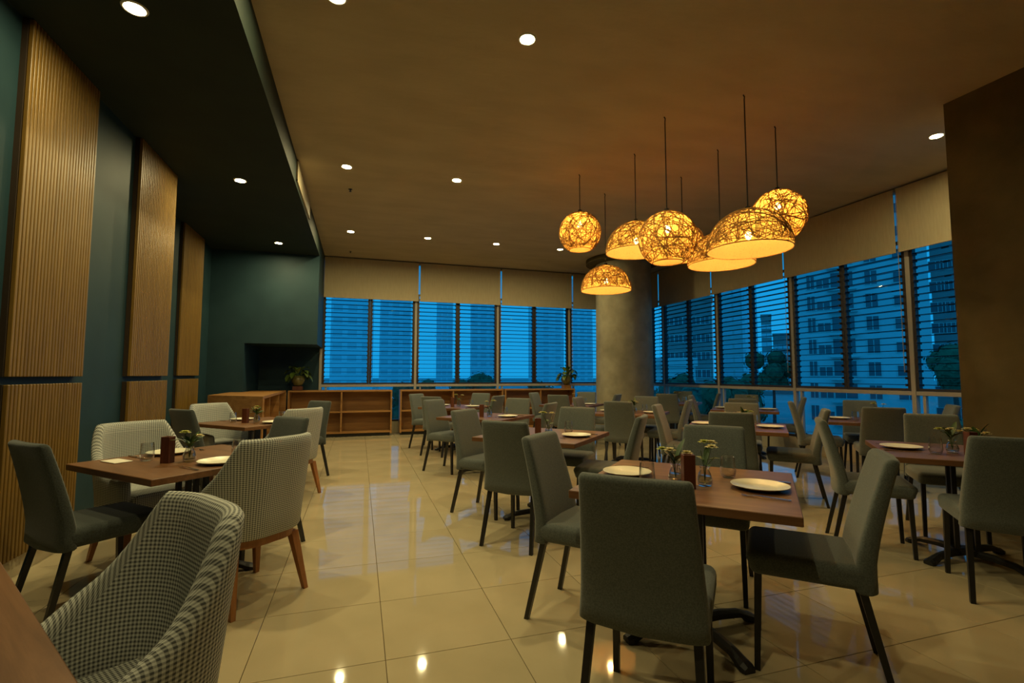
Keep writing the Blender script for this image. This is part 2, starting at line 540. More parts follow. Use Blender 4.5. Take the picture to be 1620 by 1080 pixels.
# ------------------------------------------------------------------ glazing: one window for each bay
BLADES = 21
blade_cache = {}
def window_bay(n, origin, rz, width):
    """bay in local coords: x along the wall, +y outwards; origin at the bay start on the floor"""
    w = empty('window_%d' % n, origin, rz)
    w['kind'] = 'structure'
    zt = CEIL
    # grey mullion at the start, transom, head
    obj('mullion', box(NB(), -.028, .028, -.03, .05, Z_CURB, zt, .004, 1), M['mullion'], w)
    obj('transom', box(NB(), .028, width - .028, -.025, .045, Z_TR - .028, Z_TR + .028, .004, 1), M['mullion'], w)
    obj('head_rail', box(NB(), .028, width - .028, -.02, .045, zt - .06, zt, .004, 1), M['mullion'], w)
    obj('jamb', box(NB(), .10, .135, -.015, .035, Z_CURB, Z_TR - .028), M['mullion'], w)
    obj('glass_pane', box(NB(), .028, width - .028, .010, .016, Z_CURB, Z_TR - .028), M['pane'], w)
    zb0, zb1 = Z_TR + .03, Z_BLIND + .14
    obj('upper_rail', box(NB(), .028, width - .028, -.02, .04, zb1, zb1 + .04), M['frame_dark'], w)
    obj('upper_pane', box(NB(), .028, width - .028, .010, .016, zb1 + .04, zt - .06), M['pane'], w)
    half = (width - .056) / 2
    for k in range(2):
        x0 = .028 + k * half
        x1 = x0 + half
        sf = NB()
        box(sf, x0 + .002, x0 + .045, -.02, .04, zb0, zb1)
        box(sf, x1 - .045, x1 - .002, -.02, .04, zb0, zb1)
        box(sf, x0 + .045, x1 - .045, -.02, .04, zb0, zb0 + .035)
        obj('louver_frame', sf, M['frame_dark'], w)
        bw = half - .10
        key = round(bw, 3)
        if key not in blade_cache:
            blade_cache[key] = to_mesh('louver_blade', box(NB(), -bw / 2, bw / 2, -.046, .046, -.0045, .0045), M['blade'])
        clips = NB()
        for i in range(BLADES):
            z = zb0 + .085 + i * .094
            if z > Z_BLIND + .11: break
            link('louver_blade', blade_cache[key], w, ((x0 + x1) / 2, .01, z), (R(0 + random.uniform(-1.5, 1.5)), 0, 0))
            for xx in (x0 + .050, x1 - .050):
                box(clips, xx - .007, xx + .007, -.052, .052, z - .02, z + .012)
        obj('louver_clips', clips, M['frame_dark'], w)
    return w

wn_ = 1
for a, b_ in zip(BX[:-1], BX[1:]):
    window_bay(wn_, (a, YB, 0), 0.0, b_ - a); wn_ += 1
for a, b_ in zip(RY[:-1], RY[1:]):
    window_bay(wn_, (XR, a, 0), R(-90), a - b_); wn_ += 1
b = NB(); box(b, BX[-1] - .03, XR + .06, YB - .04, YB + .06, Z_CURB, CEIL)
struct('window_corner_post', b, M['mullion'])

# roller blinds, one per bay
def blind(label, origin, rz, width, sh, x_a=None, x_b=None):
    xa = .018 + sh if x_a is None else x_a
    xb = width - .018 + sh if x_b is None else x_b
    t = thing('roller_blind', label, 'blind', origin, rz, 'beige roller blinds half drawn over the windows')
    obj('fabric', box(NB(), xa, xb, -.105, -.101, Z_BLIND + .02, CEIL - .03), M['blind'], t)
    obj('bottom_bar', box(NB(), xa, xb, -.110, -.096, Z_BLIND, Z_BLIND + .022, .004, 1), M['blind'], t)
    bm = NB()
    tube(bm, [(xa, -.06, CEIL - .04), (xb, -.06, CEIL - .04)], .03, 10)
    obj('roller', bm, M['blind'], t)
    bm = NB()
    tube(bm, [(width + sh, -.09, CEIL - .05), (width + sh, -.09, 1.35)], .0035, 5)
    obj('pull_chain', bm, M['mullion'], t)
    return t
bl = ['beige roller blind on the back windows next to the teal bulkhead',
      'beige roller blind second from the teal bulkhead on the back windows',
      'beige roller blind third from the teal bulkhead on the back windows',
      'beige roller blind on the back windows partly behind the round column']
for k, (a, b_) in enumerate(zip(BX[:-1], BX[1:])):
    blind(bl[k], (a, YB, 0), 0.0, b_ - a, .06, .035 if k == 0 else None, b_ - a - .05 if k == 3 else None)
bl = ['narrow beige roller blind in the far window corner behind the column',
      'beige roller blind just right of the round column',
      'beige roller blind behind the pendant lamps on the right windows',
      'widest-looking beige roller blind on the right windows',
      'beige roller blind on the right windows cut off by the brown pier']
for k, (a, b_) in enumerate(zip(RY[:-1], RY[1:])):
    blind(bl[k], (XR, a, 0), R(-90), a - b_, -.06, .06 if k == 0 else None)

# ------------------------------------------------------------------ column and pier details
col = thing('round_column', 'thick round column of rough olive-grey plaster before the window corner', 'column', (5.72, 9.72, 0))
bm = NB()
lathe(bm, [(.655, 0), (.655, .02), (.645, .1), (.625, 2.2), (.62, 3.83)], 48)
obj('shaft', bm, M['concrete'], col, smooth=True)
bm = NB()
lathe(bm, [(.60, 3.815), (.82, 3.825), (.84, 3.835), (.84, CEIL - .002), (.60, CEIL - .002)], 48)
obj('capital_ring', bm, M['pier'], col, smooth=True, angle=30)

# ------------------------------------------------------------------ slatted oak wall panels
def slat_panel(label, xw, y0, y1, z0, z1, n, rot=0):
    t = thing('slatted_wall_panel', label, 'wall panel', (xw, y0, z0), 0, 'oak slat panels on the teal wall')
    L, Hh = y1 - y0, z1 - z0
    obj('backing_board', box(NB(), 0, .032, 0, L, 0, Hh), M['slat_back'], t)
    p = L / n
    me = to_mesh('slat', box(NB(), 0, .026, -p * .35, p * .35, 0, Hh, .003, 1), M['slat'])
    for i in range(n):
        link('slat', me, t, (.034, p * (i + .5), 0))
    return t
PAN = [('nearest the camera', XA, 3.78, 4.63), ('in the middle of the three', XA, 5.44, 6.39), ('farthest from the camera', XB, 8.34, 9.32)]
for nm, xw, ya, yb in PAN:
    slat_panel('tall upper oak slat panel on the teal wall, ' + nm, xw, ya, yb, 1.285, SOF - .004, 24)
    slat_panel('lower oak slat panel on the teal wall, ' + nm, xw, ya, yb, .135, 1.235, 24)
# grille in the fascia
g = thing('air_grille', 'long painted air grille set in the dark soffit fascia', 'air vent', (XS, 6.25, SOF + .05))
b = NB()
for z0, z1 in ((0, .02), (.24, .26)): box(b, .0, .02, 0, 1.55, z0, z1)
for y0_, y1_ in ((0, .02), (1.53, 1.55)): box(b, .0, .02, y0_, y1_, 0, .26)
obj('frame', b, M['grille'], g)
sl = to_mesh('slat', box(NB(), 0, .012, .02, 1.53, -.008, .008), M['grille'])
for k in range(8):
    link('slat', sl, g, (.003, 0, .037 + k * .0265), (0, R(25), 0))

# ------------------------------------------------------------------ downlights
def make_downlight():
    t = empty('downlight')
    bm = NB()
    lathe(bm, [(.052, .0), (.057, -.006), (.070, -.006), (.074, .0)], 28)
    obj('trim_ring', bm, M['white_trim'], t, smooth=True)
    bm = NB()
    lathe(bm, [(.0005, -.002), (.052, -.002)], 28)
    obj('lens', bm, M['lens'], t)
    return t
dl0 = make_downlight()
first = [True]
def downlight(x, y, z, label):
    o = dl0 if first[0] else copy_tree(dl0)
    first[0] = False
    o.location = (x, y, z)
    tag(o, label, 'downlight', 'round recessed downlights')
DX = [-.21, 1.20, 2.57, 3.96]
rown = ['behind the camera end of the room', 'in the nearest ceiling row', 'in the second ceiling row', 'in the row nearest the back windows']
coln = ['beside the dark soffit', 'second from the dark soffit', 'third from the dark soffit', 'left of the round column']
for j, yy in enumerate((.52, 3.43, 6.33, 9.25)):
    for i, xx in enumerate(DX):
        if j in (1, 2) and i > 1: continue
        if j == 0 and i != 0: continue
        downlight(xx, yy, CEIL, 'lit round downlight %s, %s' % (rown[j], coln[i]))
downlight(6.0, 3.53, CEIL, 'lit round downlight near the brown pier on the right')
for yy, nm in ((3.48, 'nearest the camera'), (6.32, 'in the middle'), (9.19, 'before the teal bulkhead')):
    downlight(-1.40, yy, SOF, 'lit round downlight in the dark soffit, ' + nm)
# sprinklers
for x, y, nm in ((-.18, 7.1, 'in mid ceiling beside the air grille'), (-.24, 10.75, 'close to the first back blind')):
    t = thing('fire_sprinkler', 'tiny dark sprinkler head ' + nm, 'sprinkler', (x, y, CEIL))
    bm = NB(); lathe(bm, [(.02, 0), (.03, -.004), (.008, -.008), (.008, -.03)], 10); obj('escutcheon', bm, M['metal'], t)
    bm = NB(); lathe(bm, [(.001, -.03), (.018, -.032), (.018, -.036), (.001, -.037)], 10); obj('deflector', bm, M['metal'], t)

# ------------------------------------------------------------------ woven pendant lamps
def strands(R_, zmin, n, seed, w=.0032):
    rnd = random.Random(seed)
    bm = NB()
    for k in range(n):
        nrm = Vector((rnd.gauss(0, 1), rnd.gauss(0, 1), rnd.gauss(0, 1))).normalized()
        c = rnd.uniform(-.62, .62)
        u = nrm.orthogonal().normalized()
        v = nrm.cross(u)
        rr = math.sqrt(1 - c * c)
        rad = R_ * rnd.uniform(1.004, 1.014)
        a0 = rnd.uniform(0, 6.28)
        N = 40
        run = []
        def flush(run):
            if len(run) < 3: return
            prev = None
            for p, d in run:
                nn = p.normalized()
                s = d.cross(nn).normalized() * w
                a, b_, c_ = bm.verts.new(p + s), bm.verts.new(p - s), bm.verts.new(p + nn * w)
                if prev:
                    bm.faces.new((prev[0], a, c_, prev[2])); bm.faces.new((prev[2], c_, b_, prev[1])); bm.faces.new((prev[1], b_, a, prev[0]))
                prev = (a, b_, c_)
        for i in range(N + 1):
            t = a0 + 2 * math.pi * i / N
            p = (nrm * c + (u * math.cos(t) + v * math.sin(t)) * rr) * rad
            d = (v * math.cos(t) - u * math.sin(t))
            if p.z > zmin:
                run.append((p, d))
            else:
                flush(run); run = []
        flush(run)
    return bm
def pendant(kind, x, y, zc, Rr, label, seed):
    t = thing('pendant_lamp', label, 'pendant lamp', (x, y, zc), 0, 'cluster of woven pendant lamps')
    bm = NB()
    if kind == 's':
        prof = []
        for k in range(19):
            a = R(4) + (R(148) - R(4)) * k / 18
            prof.append((Rr * math.sin(a), Rr * math.cos(a)))
        zmin = Rr * math.cos(R(147))
        bulb_z = .10
    else:
        prof = []
        for k in range(14):
            a = R(4) + (R(92) - R(4)) * k / 13
            prof.append((Rr * math.sin(a), Rr * math.cos(a)))
        zmin = -Rr * .03
        bulb_z = .12
    lathe(bm, prof, 40)
    sh = obj('shade', bm, M['shade'], t, smooth=True)
    tag(obj('woven_strands', strands(Rr, zmin, 95 if kind == 's' else 150, seed), M['strand'], sh), kind='stuff')
    # rim hoop
    bm = NB()
    rr, rz = prof[-1]
    tube(bm, [(rr * math.cos(2 * math.pi * k / 40), rr * math.sin(2 * math.pi * k / 40), rz) for k in range(41)], .005, 6)
    obj('rim_hoop', bm, M['strand'], sh)
    bm = NB()
    lathe(bm, [(.018, Rr + .035), (.024, Rr + .03), (.026, Rr - .02), (.02, bulb_z + .07), (.016, bulb_z + .035)], 14, cap0=True)
    obj('lamp_holder', bm, M['cord'], t, smooth=True)
    bm = NB()
    lathe(bm, [(.0005, -.034), (.018, -.029), (.030, -.010), (.032, .006), (.024, .024), (.016, .038)], 16, c=(0, 0, bulb_z))
    obj('bulb', bm, M['bulb'], t, smooth=True)
    bm = NB()
    top = CEIL - zc
    tube(bm, [(0, 0, Rr + .03), (0, 0, top - .05), (.004, 0, top - .02), (-.006, .004, top)], .006, 6)
    obj('cord', bm, M['cord'], t)
    return t
PEND = [('s', 2.70, 5.65, 3.15, .268, 'small woven globe pendant lamp, leftmost of the hanging cluster'),
        ('d', 3.34, 6.15, 2.52, .350, 'lowest woven dome pendant lamp, hanging before the round column'),
        ('d', 3.07, 4.91, 2.75, .350, 'woven dome pendant lamp partly hidden behind the big centre globe'),
        ('s', 2.915, 4.09, 2.66, .278, 'large woven globe pendant lamp in the middle of the cluster'),
        ('s', 4.02, 5.31, 3.02, .266, 'woven globe pendant lamp mostly hidden behind the centre globe'),
        ('d', 3.935, 4.52, 2.58, .360, 'woven dome pendant lamp tucked behind the biggest dome'),
        ('d', 3.39, 3.53, 2.46, .362, 'biggest and nearest woven dome pendant lamp'),
        ('s', 4.14, 3.90, 2.96, .271, 'woven globe pendant lamp, rightmost and highest of the cluster')]
for k, a in enumerate(PEND):
    pendant(*a, 100 + k)

# ------------------------------------------------------------------ low cabinet and bookcases
def bookcase(label, x0, x1, y0=10.85, y1=11.22, h=.975):
    t = thing('low_bookcase', label, 'bookcase', (x0, y0, 0), 0, 'low oak bookcases under the back windows')
    w, d = x1 - x0, y1 - y0
    th = .032
    obj('top_board', box(NB(), 0, w, 0, d, h - th, h, .002, 1), M['oak'], t)
    obj('bottom_board', box(NB(), th, w - th, .006, d, .07, .07 + th), M['oak'], t)
    for xx in (0, w - th): obj('side_panel', box(NB(), xx, xx + th, 0, d, .05, h - th), M['oak'], t)
    obj('divider', box(NB(), w / 2 - th / 2, w / 2 + th / 2, .008, d, .07 + th, h - th), M['oak'], t)
    zs = .505
    for a, b_ in ((th, w / 2 - th / 2), (w / 2 + th / 2, w - th)):
        obj('shelf', box(NB(), a, b_, .012, d - .02, zs, zs + .028), M['oak'], t)
    obj('back_panel', box(NB(), th, w - th, d - .02, d, .07 + th, h - th), M['oak'], t)
    obj('plinth', box(NB(), .04, w - .04, .05, d - .02, 0, .07), M['metal'], t)
    return t
bookcase('low oak bookcase under the first back window, left of the gap', -1.385, .69)
bookcase('low oak bookcase right of the gap, behind the aisle tables', .86, 3.20)
bookcase('low oak bookcase ending beside the round column', 3.24, 5.02)
# corner cabinet with a slanted front and open side
cb = thing('corner_cabinet', 'low oak corner cabinet with slanted front below the teal wall', 'cabinet', (0, 0, 0))
def prism(bm, pts, z0, z1):
    rings(bm, [[(x, y, z0) for x, y in pts], [(x, y, z1) for x, y in pts]])
    return bm
FL, FR = (-2.22, 8.56), (-1.33, 7.84)
PB = (-1.42, 10.84)
obj('top_board', prism(NB(), [FL, FR, PB, (-2.02, 10.84), (-2.02, 9.93), (-2.22, 9.93)], .945, .985), M['oak'], cb)
dx, dy = FR[0] - FL[0], FR[1] - FL[1]
ln = math.hypot(dx, dy); nx, ny = -dy / ln, dx / ln
obj('front_panel', prism(NB(), [FL, FR, (FR[0] + nx * .03, FR[1] + ny * .03), (FL[0] + nx * .03, FL[1] + ny * .03)], .04, .945), M['oak'], cb)
obj('side_panel', box(NB(), -2.22, -2.19, 8.62, 9.92, .04, .945), M['oak'], cb)
obj('back_panel', box(NB(), -1.86, -1.84, 8.32, 10.82, .08, .945), M['oak'], cb)
for yy in (8.78, 9.80, 10.80):
    obj('divider', box(NB(), -1.84, -1.375 - (yy - 8) * .012, yy, yy + .03, .08, .945), M['oak'], cb)
for a, b_ in ((8.0, 8.78), (8.81, 9.80), (9.83, 10.80)):
    obj('shelf', box(NB(), -1.84, -1.385 - (a - 8) * .02, max(a, 8.32), b_, .50, .528), M['oak'], cb)
obj('bottom_board', prism(NB(), [(FL[0] + .04, FL[1] + .03), (FR[0] - .01, FR[1] + .04), (PB[0], PB[1]), (-2.02, 10.84), (-2.02, 9.93), (-2.18, 9.93)], .04, .08), M['oak'], cb)
obj('plinth', prism(NB(), [(FL[0] + .08, FL[1] + .06), (FR[0] - .05, FR[1] + .10), (PB[0] - .05, PB[1] - .04), (-2.0, 10.80), (-2.0, 9.9), (-2.14, 9.9)], 0, .04), M['metal'], cb)

# ------------------------------------------------------------------ dining chair
def make_dining_chair(fab):
    t = empty('dining_chair')
    bm = NB()
    box(bm, -.225, .225, -.205, .255, .415, .515, .034, 4)
    for v in bm.verts:
        if v.co.z > .49: v.co.z += .012 * (1 - (v.co.x / .24) ** 2) * (1 - ((v.co.y - .02) / .26) ** 2)
        if v.co.y > .2 and v.co.z < .46: v.co.y -= .012
    obj('seat', bm, fab, t, smooth=True)
    # backrest: lofted slab, lower quarter upright then leaning
    def ring(tt, sw=1.0, sd=1.0, dz=0.0):
        z = .41 + (.955 - .41) * tt
        wv = (.455 - .07 * tt) * sw
        th = (.085 - .025 * tt) * sd
        yc = -.185 - .010 * tt - .105 * max(0, tt - .18) ** 1.25 / .82 ** 1.25
        pts = []
        n = 28
        for i in range(n):
            a = 2 * math.pi * i / n
            ca, sa = math.cos(a), math.sin(a)
            x = wv / 2 * math.copysign(abs(ca) ** .22, ca)
            y = th / 2 * math.copysign(abs(sa) ** .55, sa)
            y -= .018 * (1 - (2 * x / wv) ** 2)      # gentle rear bow
            zz = z + dz
            if tt < .03: zz -= .012 * (1 - (2 * x / .47) ** 2)
            pts.append((x, yc + y, zz))
        return pts
    rs = [ring(0, .985, .7), ring(.012)]
    rs += [ring(.012 + .948 * k / 10) for k in range(1, 11)]
    rs += [ring(.978, .990, .92), ring(.992, .970, .70), ring(1.0, .945, .35)]
    bm = NB(); rings(bm, rs)
    obj('backrest', bm, fab, t, smooth=True)
    for sx in (-1, 1):
        bm = NB(); bar(bm, (sx * .188, .208, .43), (sx * .194, .222, 0), .030, .024)
        obj('leg', bm, M['metal'], t)
        bm = NB(); bar(bm, (sx * .184, -.175, .43), (sx * .210, -.272, 0), .030, .024)
        obj('leg', bm, M['metal'], t)
    return t

# ------------------------------------------------------------------ houndstooth armchair
def make_armchair():
    t = empty('tub_armchair')
    # plan path (centre of the shell), from left arm tip round the back to right arm tip
    path = []
    HW, YF, YBk, r = .250, .225, -.245, .19
    for k in range(9): path.append((-HW, YF + (YBk + r - YF) * k / 9))
    for k in range(13):
        a = math.pi + (math.pi / 2) * k / 12
        path.append((-HW + r + r * math.cos(a), YBk + r + r * math.sin(a)))
    n_st = 6
    for k in range(1, n_st): path.append((-(HW - r) + 2 * (HW - r) * k / n_st, YBk))
    left = path[:22]
    path += [(-x, y) for x, y in reversed(left)]
    P = [Vector((x, y, 0)) for x, y in path]
    S = [0.0]
    for a, b_ in zip(P[:-1], P[1:]): S.append(S[-1] + (b_ - a).length)
    tot = S[-1]
    rs, us = [], []
    n = len(P)
    z0 = .385
    for i, p in enumerate(P):
        d = (P[min(i + 1, n - 1)] - P[max(i - 1, 0)]).normalized()
        out = Vector((d.y, -d.x, 0))
        if out.dot(p - Vector((0, .05, 0))) < 0: out = -out
        m = abs(S[i] / tot - .5) * 2          # 0 at back centre, 1 at arm tips
        tt = max(0.0, min(1.0, (m - .29) / .41))
        hgt = .632 - .025 * max(0, (m - .6) / .4) + (.945 - .632) * (1 - tt * tt * (3 - 2 * tt)) * (1 - .45 * math.sin(math.pi * tt))
        th = .060 + .012 * sstep(.3, .7, m)
        flare = .065 * (1 - .55 * sstep(.3, .75, m))
        sc = 1.0
        def pt(off, z):
            k = max(0.0, (z - .42)) / .55
            return p + out * (off + flare * k) + Vector((0, 0, z))
        h = hgt
        ring_ = [pt(th * .35, z0)]
        for q in (.03, .25, .5, .75, .93): ring_.append(pt(th * .5, z0 + (h - .03 - z0) * q))
        for a in (20, 55, 90, 125, 160):
            ring_.append(pt(th * .5 * math.cos(R(a)), h - .03 + .03 * math.sin(R(a))))
        for q in (.93, .75, .5, .25, .0): ring_.append(pt(-th * .5, z0 + (h - .03 - z0) * q))
        rs.append(ring_)
    # rounded arm fronts
    def front_ring(rg, off, s):
        c = sum((Vector(v) for v in rg), Vector()) / len(rg)
        return [Vector((c.x + (v.x - c.x) * s, v.y + off, v.z - (.02 * (1 - s) if v.z > .5 else 0))) for v in rg]
    rs = [front_ring(rs[0], .030, .35), front_ring(rs[0], .020, .8)] + rs + [front_ring(rs[-1], .020, .8), front_ring(rs[-1], .030, .35)]
    SS = [-.05, -.03] + S + [tot + .03, tot + .05]
    bm = NB()
    uvl = bm.loops.layers.uv.new('UVMap')
    vr = [[bm.verts.new(q) for q in rg] for rg in rs]
    # v coordinate = running length of the profile
    m = len(rs[0])
    V = []
    for rg in rs:
        l = [0.0]
        for a, b_ in zip(rg[:-1], rg[1:]): l.append(l[-1] + (Vector(b_) - Vector(a)).length)
        V.append(l)
    for i in range(len(rs) - 1):
        for j in range(m - 1):
            f = bm.faces.new((vr[i][j], vr[i][j + 1], vr[i + 1][j + 1], vr[i + 1][j]))
            for lp, (a, c) in zip(f.loops, ((i, j), (i, j + 1), (i + 1, j + 1), (i + 1, j))):
                v_ = vr[a][5].co.z + V[a][c] - V[a][5] if 5 <= j < 11 else vr[a][c].co.z
                lp[uvl].uv = (SS[a], v_)
        f = bm.faces.new((vr[i][m - 1], vr[i][0], vr[i + 1][0], vr[i + 1][m - 1]))
    for rg in (vr[0], vr[-1]):
        f = bm.faces.new(rg)
        for lp in f.loops: lp[uvl].uv = (lp.vert.co.x, lp.vert.co.z)
    obj('shell', bm, M['tooth'], t, smooth=True, angle=70)
    # seat cushion
    bm = NB()
    box(bm, -.217, .217, -.215, .275, .385, .495, .03, 4)
    for v in bm.verts:
        if v.co.y < -.05:
            k = (-.05 - v.co.y) / .185
            v.co.x *= 1 - .30 * k ** 2
        if v.co.z > .47: v.co.z += .015 * (1 - (v.co.x / .25) ** 2)
    uvl = bm.loops.layers.uv.new('UVMap')
    for f in bm.faces:
        nz = f.normal
        f.normal_update()
        for lp in f.loops:
            c = lp.vert.co
            if abs(f.normal.z) > .5: lp[uvl].uv = (c.x, c.y)
            elif abs(f.normal.y) > .5: lp[uvl].uv = (c.x, c.z)
            else: lp[uvl].uv = (c.y, c.z)
    obj('seat', bm, M['tooth'], t, smooth=True)
    # wooden apron following the shell
    bm = NB()
    ring_ = [(p.x * .97, p.y * .97) for p in P]
    prism(bm, ring_, .335, .385)
    obj('seat_frame', bm, M['oak_leg'], t)
    for sx in (-1, 1):
        bm = NB(); bar(bm, (sx * .205, .185, .345), (sx * .245, .230, 0), .048, .026)
        obj('leg', bm, M['oak_leg'], t)
        bm = NB(); bar(bm, (sx * .190, -.175, .345), (sx * .230, -.255, 0), .048, .026)
        obj('leg', bm, M['oak_leg'], t)
    return t

# ------------------------------------------------------------------ table
TT = .97
def make_table():
    t = empty('dining_table')
    obj('table_top', box(NB(), -TT / 2, TT / 2, -TT / 2, TT / 2, .712, .75, .003, 1), M['walnut'], t)
    for sx in (-1, 1):
        for sy in (-1, 1):
            bm = NB(); bar(bm, (sx * .055, sy * .055, .70), (sx * .055, sy * .055, .06), .027, .027)
            obj('post', bm, M['metal'], t)
    obj('mounting_plate', box(NB(), -.20, .20, -.20, .20, .700, .712, .002, 1), M['metal'], t)
    obj('hub', box(NB(), -.078, .078, -.078, .078, .045, .075, .006, 2), M['iron'], t)
    for k in range(4):
        a = math.pi / 4 + k * math.pi / 2
        d = Vector((math.cos(a), math.sin(a), 0)); s = Vector((-d.y, d.x, 0))
        bm = NB()
        rs = []
        for q, w, zc, hh in ((.03, .026, .058, .022), (.16, .024, .060, .020), (.28, .024, .050, .018), (.335, .030, .030, .018), (.36, .034, .022, .019), (.385, .028, .016, .013)):
            c = d * q
            rs.append([c + s * w + Vector((0, 0, zc - hh)), c + s * w + Vector((0, 0, zc + hh * .3)), c + s * w * .4 + Vector((0, 0, zc + hh)),
                       c - s * w * .4 + Vector((0, 0, zc + hh)), c - s * w + Vector((0, 0, zc + hh * .3)), c - s * w + Vector((0, 0, zc - hh))])
        rings(bm, rs)
        f = obj('foot', bm, M['iron'], t)
        bm = NB(); lathe(bm, [(.026, 0), (.030, .006), (.028, .014)], 12, c=tuple(d * .35), cap0=True, cap1=True)
        obj('foot_pad', bm, M['iron'], f)
    return t

# ------------------------------------------------------------------ tableware prototypes
def make_plate():
    bm = NB()
    lathe(bm, [(.0005, .006), (.070, .006), (.082, .009), (.122, .019), (.131, .022), (.1325, .0205), (.128, .017), (.088, .005), (.078, 0), (.060, 0), (.058, .002), (.0005, .002)], 40)
    return to_mesh('dinner_plate', bm, M['china'], True, 60)
def make_glass():
    bm = NB()
    lathe(bm, [(.0005, 0), (.028, 0), (.036, .010), (.0415, .035), (.039, .065), (.034, .112), (.0325, .113), (.0372, .065), (.0395, .036), (.034, .014), (.026, .010), (.0005, .009)], 28)
    return to_mesh('water_tumbler', bm, M['glassware'], True, 50)
def make_fork():
    t = empty('fork')
    bm = NB()
    rs = []
    for y, w, z in ((-.095, .0045, .004), (-.085, .0065, .004), (-.03, .0042, .006), (.03, .0030, .009), (.048, .0055, .008), (.058, .0110, .006)):
        rs.append([(-w, y, z - .0012), (w, y, z - .0012), (w, y, z + .0012), (-w, y, z + .0012)])
    rings(bm, rs)
    obj('handle', bm, M['steel'], t)
    for k in range(4):
        x = -.0092 + k * .0061
        bm = NB()
        rings(bm, [[(x - .0017, .056, .0048), (x + .0017, .056, .0048), (x + .0017, .056, .0072), (x - .0017, .056, .0072)],
                   [(x - .0012, .082, .0025), (x + .0012, .082, .0025), (x + .0012, .082, .0045), (x - .0012, .082, .0045)],
                   [(x - .0006, .104, .0065), (x + .0006, .104, .0065), (x + .0006, .104, .008), (x - .0006, .104, .008)]])
        obj('tine', bm, M['steel'], t)
    return t
def make_knife():
    t = empty('knife')
    bm = NB()
    rs = []
    for y, w in ((-.108, .004), (-.10, .0075), (-.04, .0062), (.005, .005)):
        rs.append([(-w, y, .0015), (w, y, .0015), (w, y, .0075), (-w, y, .0075)])
    rings(bm, rs); obj('handle', bm, M['steel'], t)
    bm = NB()
    rs = []
    for y, a, b_ in ((.004, -.005, .004), (.03, -.009, .004), (.09, -.0085, .004), (.112, -.001, .004)):
        rs.append([(a, y, .003), (b_, y, .003), (b_, y, .0046), (a, y, .0036)])
    rings(bm, rs); obj('blade', bm, M['steel'], t)
    return t
def make_box():
    t = empty('menu_box')
    for x0, x1, y0, y1 in ((-.028, .028, -.026, -.018), (-.028, .028, .018, .026), (-.028, -.021, -.018, .018), (.021, .028, -.018, .018)):
        obj('side_board', box(NB(), x0, x1, y0, y1, .0, .162, .001, 1), M['boxwood'], t)
    obj('base_board', box(NB(), -.021, .021, -.018, .018, 0, .10), M['boxwood'], t)
    return t
def make_vase():
    t = empty('glass_vase')
    bm = NB()
    lathe(bm, [(.0005, 0), (.030, 0), (.036, .012), (.037, .035), (.028, .062), (.021, .078), (.024, .092), (.0225, .092), (.0195, .078), (.026, .061), (.0345, .035), (.033, .014), (.0005, .008)], 24)
    obj('body', bm, M['glassware'], t, smooth=True, angle=50)
    bm = NB()
    lathe(bm, [(.0005, .010), (.031, .014), (.033, .034), (.030, .048), (.0005, .048)], 20)
    obj('water', bm, M['water'], t, smooth=True, angle=50)
    return t
def leaf_mesh(bm, base, d, L, W, droop, n=5, up=Vector((0, 0, 1))):
    d = Vector(d).normalized()
    s = d.cross(up).normalized()
    prev = None
    p = Vector(base)
    cur = d.copy()
    for i in range(n + 1):
        t = i / n
        w = W * math.sin(math.pi * min(.97, .06 + t * .92)) ** .8
        c = cur.cross(s).normalized()
        row = [bm.verts.new(p + s * w - c * w * .25), bm.verts.new(p), bm.verts.new(p - s * w - c * w * .25)]
        if prev:
            bm.faces.new((prev[0], row[0], row[1], prev[1])); bm.faces.new((prev[1], row[1], row[2], prev[2]))
        prev = row
        p = p + cur * (L / n)
        cur = (cur + Vector((0, 0, -droop / n))).normalized()
    return bm
def make_bouquet(seed, leafy):
    rnd = random.Random(seed)
    t = empty('flower_sprig')
    tips = []
    for k in range(5):
        a = rnd.uniform(0, 6.28); r_ = rnd.uniform(.03, .075); h = rnd.uniform(.135, .20)
        tip = (r_ * math.cos(a), r_ * math.sin(a), h)
        bm = NB(); tube(bm, [(0, 0, .012), (.012 * math.cos(a), .012 * math.sin(a), .085), tip], .0016, 5)
        obj('stem', bm, M['stem'], t)
        tips.append(Vector(tip))
    for k in range(3):
        c = tips[k]
        bm = NB()
        for rr, n, el in ((.032, 9, .15), (.025, 8, .6), (.015, 5, 1.1)):
            for i in range(n):
                a = 6.283 * i / n + rr * 40
                d = Vector((math.cos(a) * math.cos(el), math.sin(a) * math.cos(el), math.sin(el)))
                leaf_mesh(bm, c, d, rr, rr * .46, .3, 3)
        obj('blossom', bm, M['petal'] if k < 2 else M['petal_y'], t, smooth=True)
    for k in range(leafy):
        a = rnd.uniform(0, 6.28); el = rnd.uniform(.3, 1.2)
        d = Vector((math.cos(a) * math.cos(el), math.sin(a) * math.cos(el), math.sin(el)))
        bm = NB(); leaf_mesh(bm, (0.008 * math.cos(a), .008 * math.sin(a), rnd.uniform(.08, .12)), d, rnd.uniform(.06, .11), rnd.uniform(.012, .020), .5)
        obj('leaf', bm, M['leaf_dark'], t, smooth=True)
    return t

